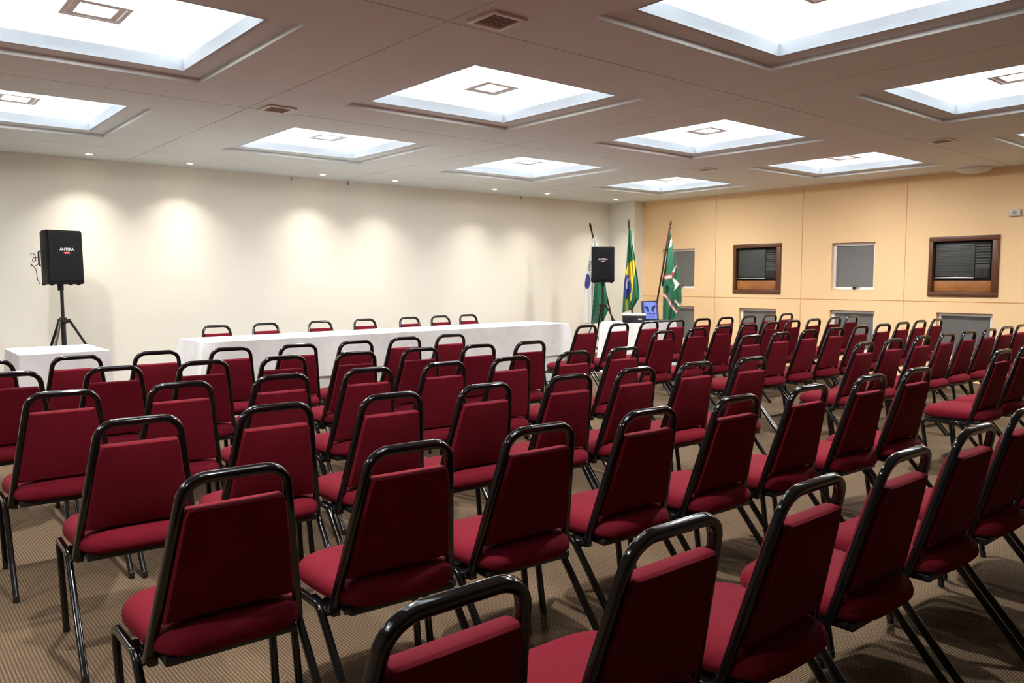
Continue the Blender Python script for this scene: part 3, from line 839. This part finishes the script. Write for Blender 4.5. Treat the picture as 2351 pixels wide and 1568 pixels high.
# the green, yellow and blue one in the middle
P_ = lambda L_: pts(5.6, 1380, 480, L_)
top = fp(1445, 513); foot = fp(1455, 838)
flag('flag', 'green flag with yellow diamond and blue disc, middle pole of three', top[0] - foot[0], 2.165, foot[0],
     zs_(P_([(358, 265), (340, 500), (322, 800), (296, 960), (282, 1200), (277, 1335)])), zs_(P_([(384, 265), (402, 450), (432, 600), (446, 740), (474, 900), (492, 1100), (490, 1150), (405, 1290)])),
     [(1, P_([(325, 790), (355, 700), (425, 655), (448, 690), (440, 800), (415, 950), (404, 1060), (392, 1190), (372, 1180), (362, 1100), (345, 1160), (348, 1310), (312, 1310), (318, 1150), (330, 1130)])),
      (2, P_([(312, 850), (345, 850), (375, 900), (395, 980), (390, 1060), (360, 1120), (330, 1165), (300, 1130), (296, 990)])),
      (3, P_([(322, 960), (345, 945), (385, 890), (372, 870), (340, 905)])), (3, P_([(325, 960), (350, 965), (345, 1030), (325, 1025)]))],
     [M['f_green'], M['f_yellow'], M['f_blue'], M['f_white']], 4, 0)
# the green one with red and white stripes, leaning toward the orange wall
P_ = lambda L_: pts(5.8, 1500, 490, L_)
top = fp(1539, 516); foot = fp(1484, 838)
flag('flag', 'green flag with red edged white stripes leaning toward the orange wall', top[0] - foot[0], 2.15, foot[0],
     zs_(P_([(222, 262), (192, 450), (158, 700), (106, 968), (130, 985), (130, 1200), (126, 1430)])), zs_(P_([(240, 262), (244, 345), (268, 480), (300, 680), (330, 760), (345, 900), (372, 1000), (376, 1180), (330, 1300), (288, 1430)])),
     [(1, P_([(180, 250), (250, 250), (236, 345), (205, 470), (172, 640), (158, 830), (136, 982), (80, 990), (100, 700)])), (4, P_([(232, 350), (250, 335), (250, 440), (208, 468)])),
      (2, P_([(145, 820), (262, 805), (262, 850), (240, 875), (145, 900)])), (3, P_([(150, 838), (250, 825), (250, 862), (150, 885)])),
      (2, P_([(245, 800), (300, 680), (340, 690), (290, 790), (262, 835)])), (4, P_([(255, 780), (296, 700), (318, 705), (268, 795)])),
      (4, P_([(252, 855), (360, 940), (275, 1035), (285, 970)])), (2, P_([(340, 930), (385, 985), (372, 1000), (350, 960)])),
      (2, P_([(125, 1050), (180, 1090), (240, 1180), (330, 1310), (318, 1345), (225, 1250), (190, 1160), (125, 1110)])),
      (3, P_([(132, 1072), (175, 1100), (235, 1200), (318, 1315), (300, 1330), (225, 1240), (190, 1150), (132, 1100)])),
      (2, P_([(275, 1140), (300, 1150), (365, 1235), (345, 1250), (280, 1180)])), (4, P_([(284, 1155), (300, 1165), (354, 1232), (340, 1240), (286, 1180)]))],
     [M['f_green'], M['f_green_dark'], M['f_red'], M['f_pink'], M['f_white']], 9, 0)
# the white, green and blue one behind the loudspeaker
top = fp(1357, 524); foot = fp(1428, 838)
flag('flag', 'white flag with green band and blue disc behind the loudspeaker', top[0] - foot[0], 2.13, foot[0],
     zs_([fp(1362, 545), fp(1350, 600), fp(1343, 650), fp(1340, 745)]), zs_([fp(1366, 545), fp(1385, 600), fp(1391, 660), fp(1396, 715), fp(1384, 742)]),
     [(1, [fp(1372, 560), fp(1366, 640), fp(1356, 750), fp(1400, 750), fp(1400, 640), fp(1385, 560)]),
      (2, [fp(1343, 640), fp(1347, 628), fp(1353, 632), fp(1356, 648), fp(1352, 662), fp(1345, 664), fp(1342, 655)])],
     [M['f_white'], M['f_green'], M['f_blue']], 14, .10)

# ------------------------------------------------------------------ projector and laptop
t = thing('projector', 'white topped dark projector on the small table by the laptop', 'projector', (8.0, 6.97, .7545), math.radians(-46), None)
b = bmesh.new(); vs = soft_box(b, .31, .21, .098, .014, 10); bmesh.ops.translate(b, vec=(0, 0, .056), verts=vs); mesh_obj('body', b, M['proj_dark'], t)
b = bmesh.new(); vs = soft_box(b, .318, .218, .022, .009, 10, puff=(0, 0, .006)); bmesh.ops.translate(b, vec=(0, 0, .110), verts=vs); mesh_obj('top_cover', b, M['proj_white'], t)
b = bmesh.new(); lathe(b, [(.034, 0), (.034, .02), (.026, .026), (.020, .018)], 22); o = mesh_obj('lens', b, M['laptop'], t); o.location = (-.08, .10, .048); o.rotation_euler = (-PI/2, 0, 0)
b = bmesh.new(); box(b, (.075, -.106, .052), (.05, .004, .016), bev=.0015); mesh_obj('label_plate', b, M['logo_white'], t)
for sx in (-1, 1):
    for sy in (-1, 1):
        b = bmesh.new(); lathe(b, [(.010, 0), (.011, .012)], 10, (sx*.11, sy*.06, 0)); mesh_obj('foot', b, M['black_rubber'], t)
t = thing('laptop', 'open laptop with a blue screen beside the projector', 'laptop', (8.372, 6.985, .7545), 0, None)
b = bmesh.new(); boxmm(b, (-.17, -.25, 0), (.17, 0, .022), bev=.006); mesh_obj('base', b, M['laptop'], t)
b = bmesh.new(); boxmm(b, (-.155, -.11, .0215), (.155, -.02, .0235)); mesh_obj('keyboard', b, M['black_rubber'], t, smooth=False)
tilt = math.radians(-8)
lid = bmesh.new(); boxmm(lid, (-.17, -.006, .0), (.17, .006, .265), bev=.004); lo = mesh_obj('lid', lid, M['laptop'], t); lo.location = (0, .004, .02); lo.rotation_euler = (tilt, 0, 0)
b = bmesh.new(); boxmm(b, (-.158, -.0075, .014), (.158, -.0065, .252)); so = mesh_obj('screen', b, M['scr_edge'], lo, smooth=False)
def flat_poly(bm, L_, y):
    bm.faces.new([bm.verts.new((x, y, z)) for x, z in L_])
sb = bmesh.new()
def add_poly(idx, L_, y):
    f = sb.faces.new([sb.verts.new((x, y, z)) for x, z in L_]); f.material_index = idx
add_poly(0, [(-.125, .020), (.125, .020), (.125, .245), (-.125, .245)], -.0082)
for s in (-1, 1):
    add_poly(1, [(s*.108, .208), (s*.075, .188), (s*.040, .186), (s*.024, .150), (s*.032, .112), (s*.060, .106), (s*.070, .140), (s*.096, .160), (s*.118, .190)], -.0088)
# an unreadable word and a line of small print, as blurred as the photo shows them
for x, w, h_ in ((-.095, .026, .018), (-.062, .022, .016), (-.034, .022, .016), (-.006, .022, .030), (.024, .022, .016), (.052, .022, .018), (.082, .026, .022)):
    add_poly(2, [(x - w/2, .076), (x + w/2, .076), (x + w/2, .076 + h_), (x - w/2, .076 + h_)], -.0088)
for x in (-.07, -.042, -.014, .014, .042, .07):
    add_poly(2, [(x - .010, .036), (x + .010, .036), (x + .010, .054), (x - .010, .054)], -.0088)
mesh_obj('screen_image', sb, [M['scr_bg'], M['scr_dark'], M['scr_mid']], lo, smooth=False)

# ------------------------------------------------------------------ world and view
w = D.worlds.new('world'); SC.world = w; w.use_nodes = True
w.node_tree.nodes['Background'].inputs['Color'].default_value = (.01, .012, .016, 1)
w.node_tree.nodes['Background'].inputs['Strength'].default_value = 1.0
vs = SC.view_settings
SC.display_settings.display_device = 'sRGB'
vs.view_transform = 'Standard'; vs.look = 'None'; vs.gamma = 1; vs.use_curve_mapping = False
vs.exposure = 0.75
SC.cycles.use_denoising = True
SC.cycles.max_bounces = 10; SC.cycles.diffuse_bounces = 7; SC.cycles.glossy_bounces = 4
SC.cycles.sample_clamp_indirect = 8.0
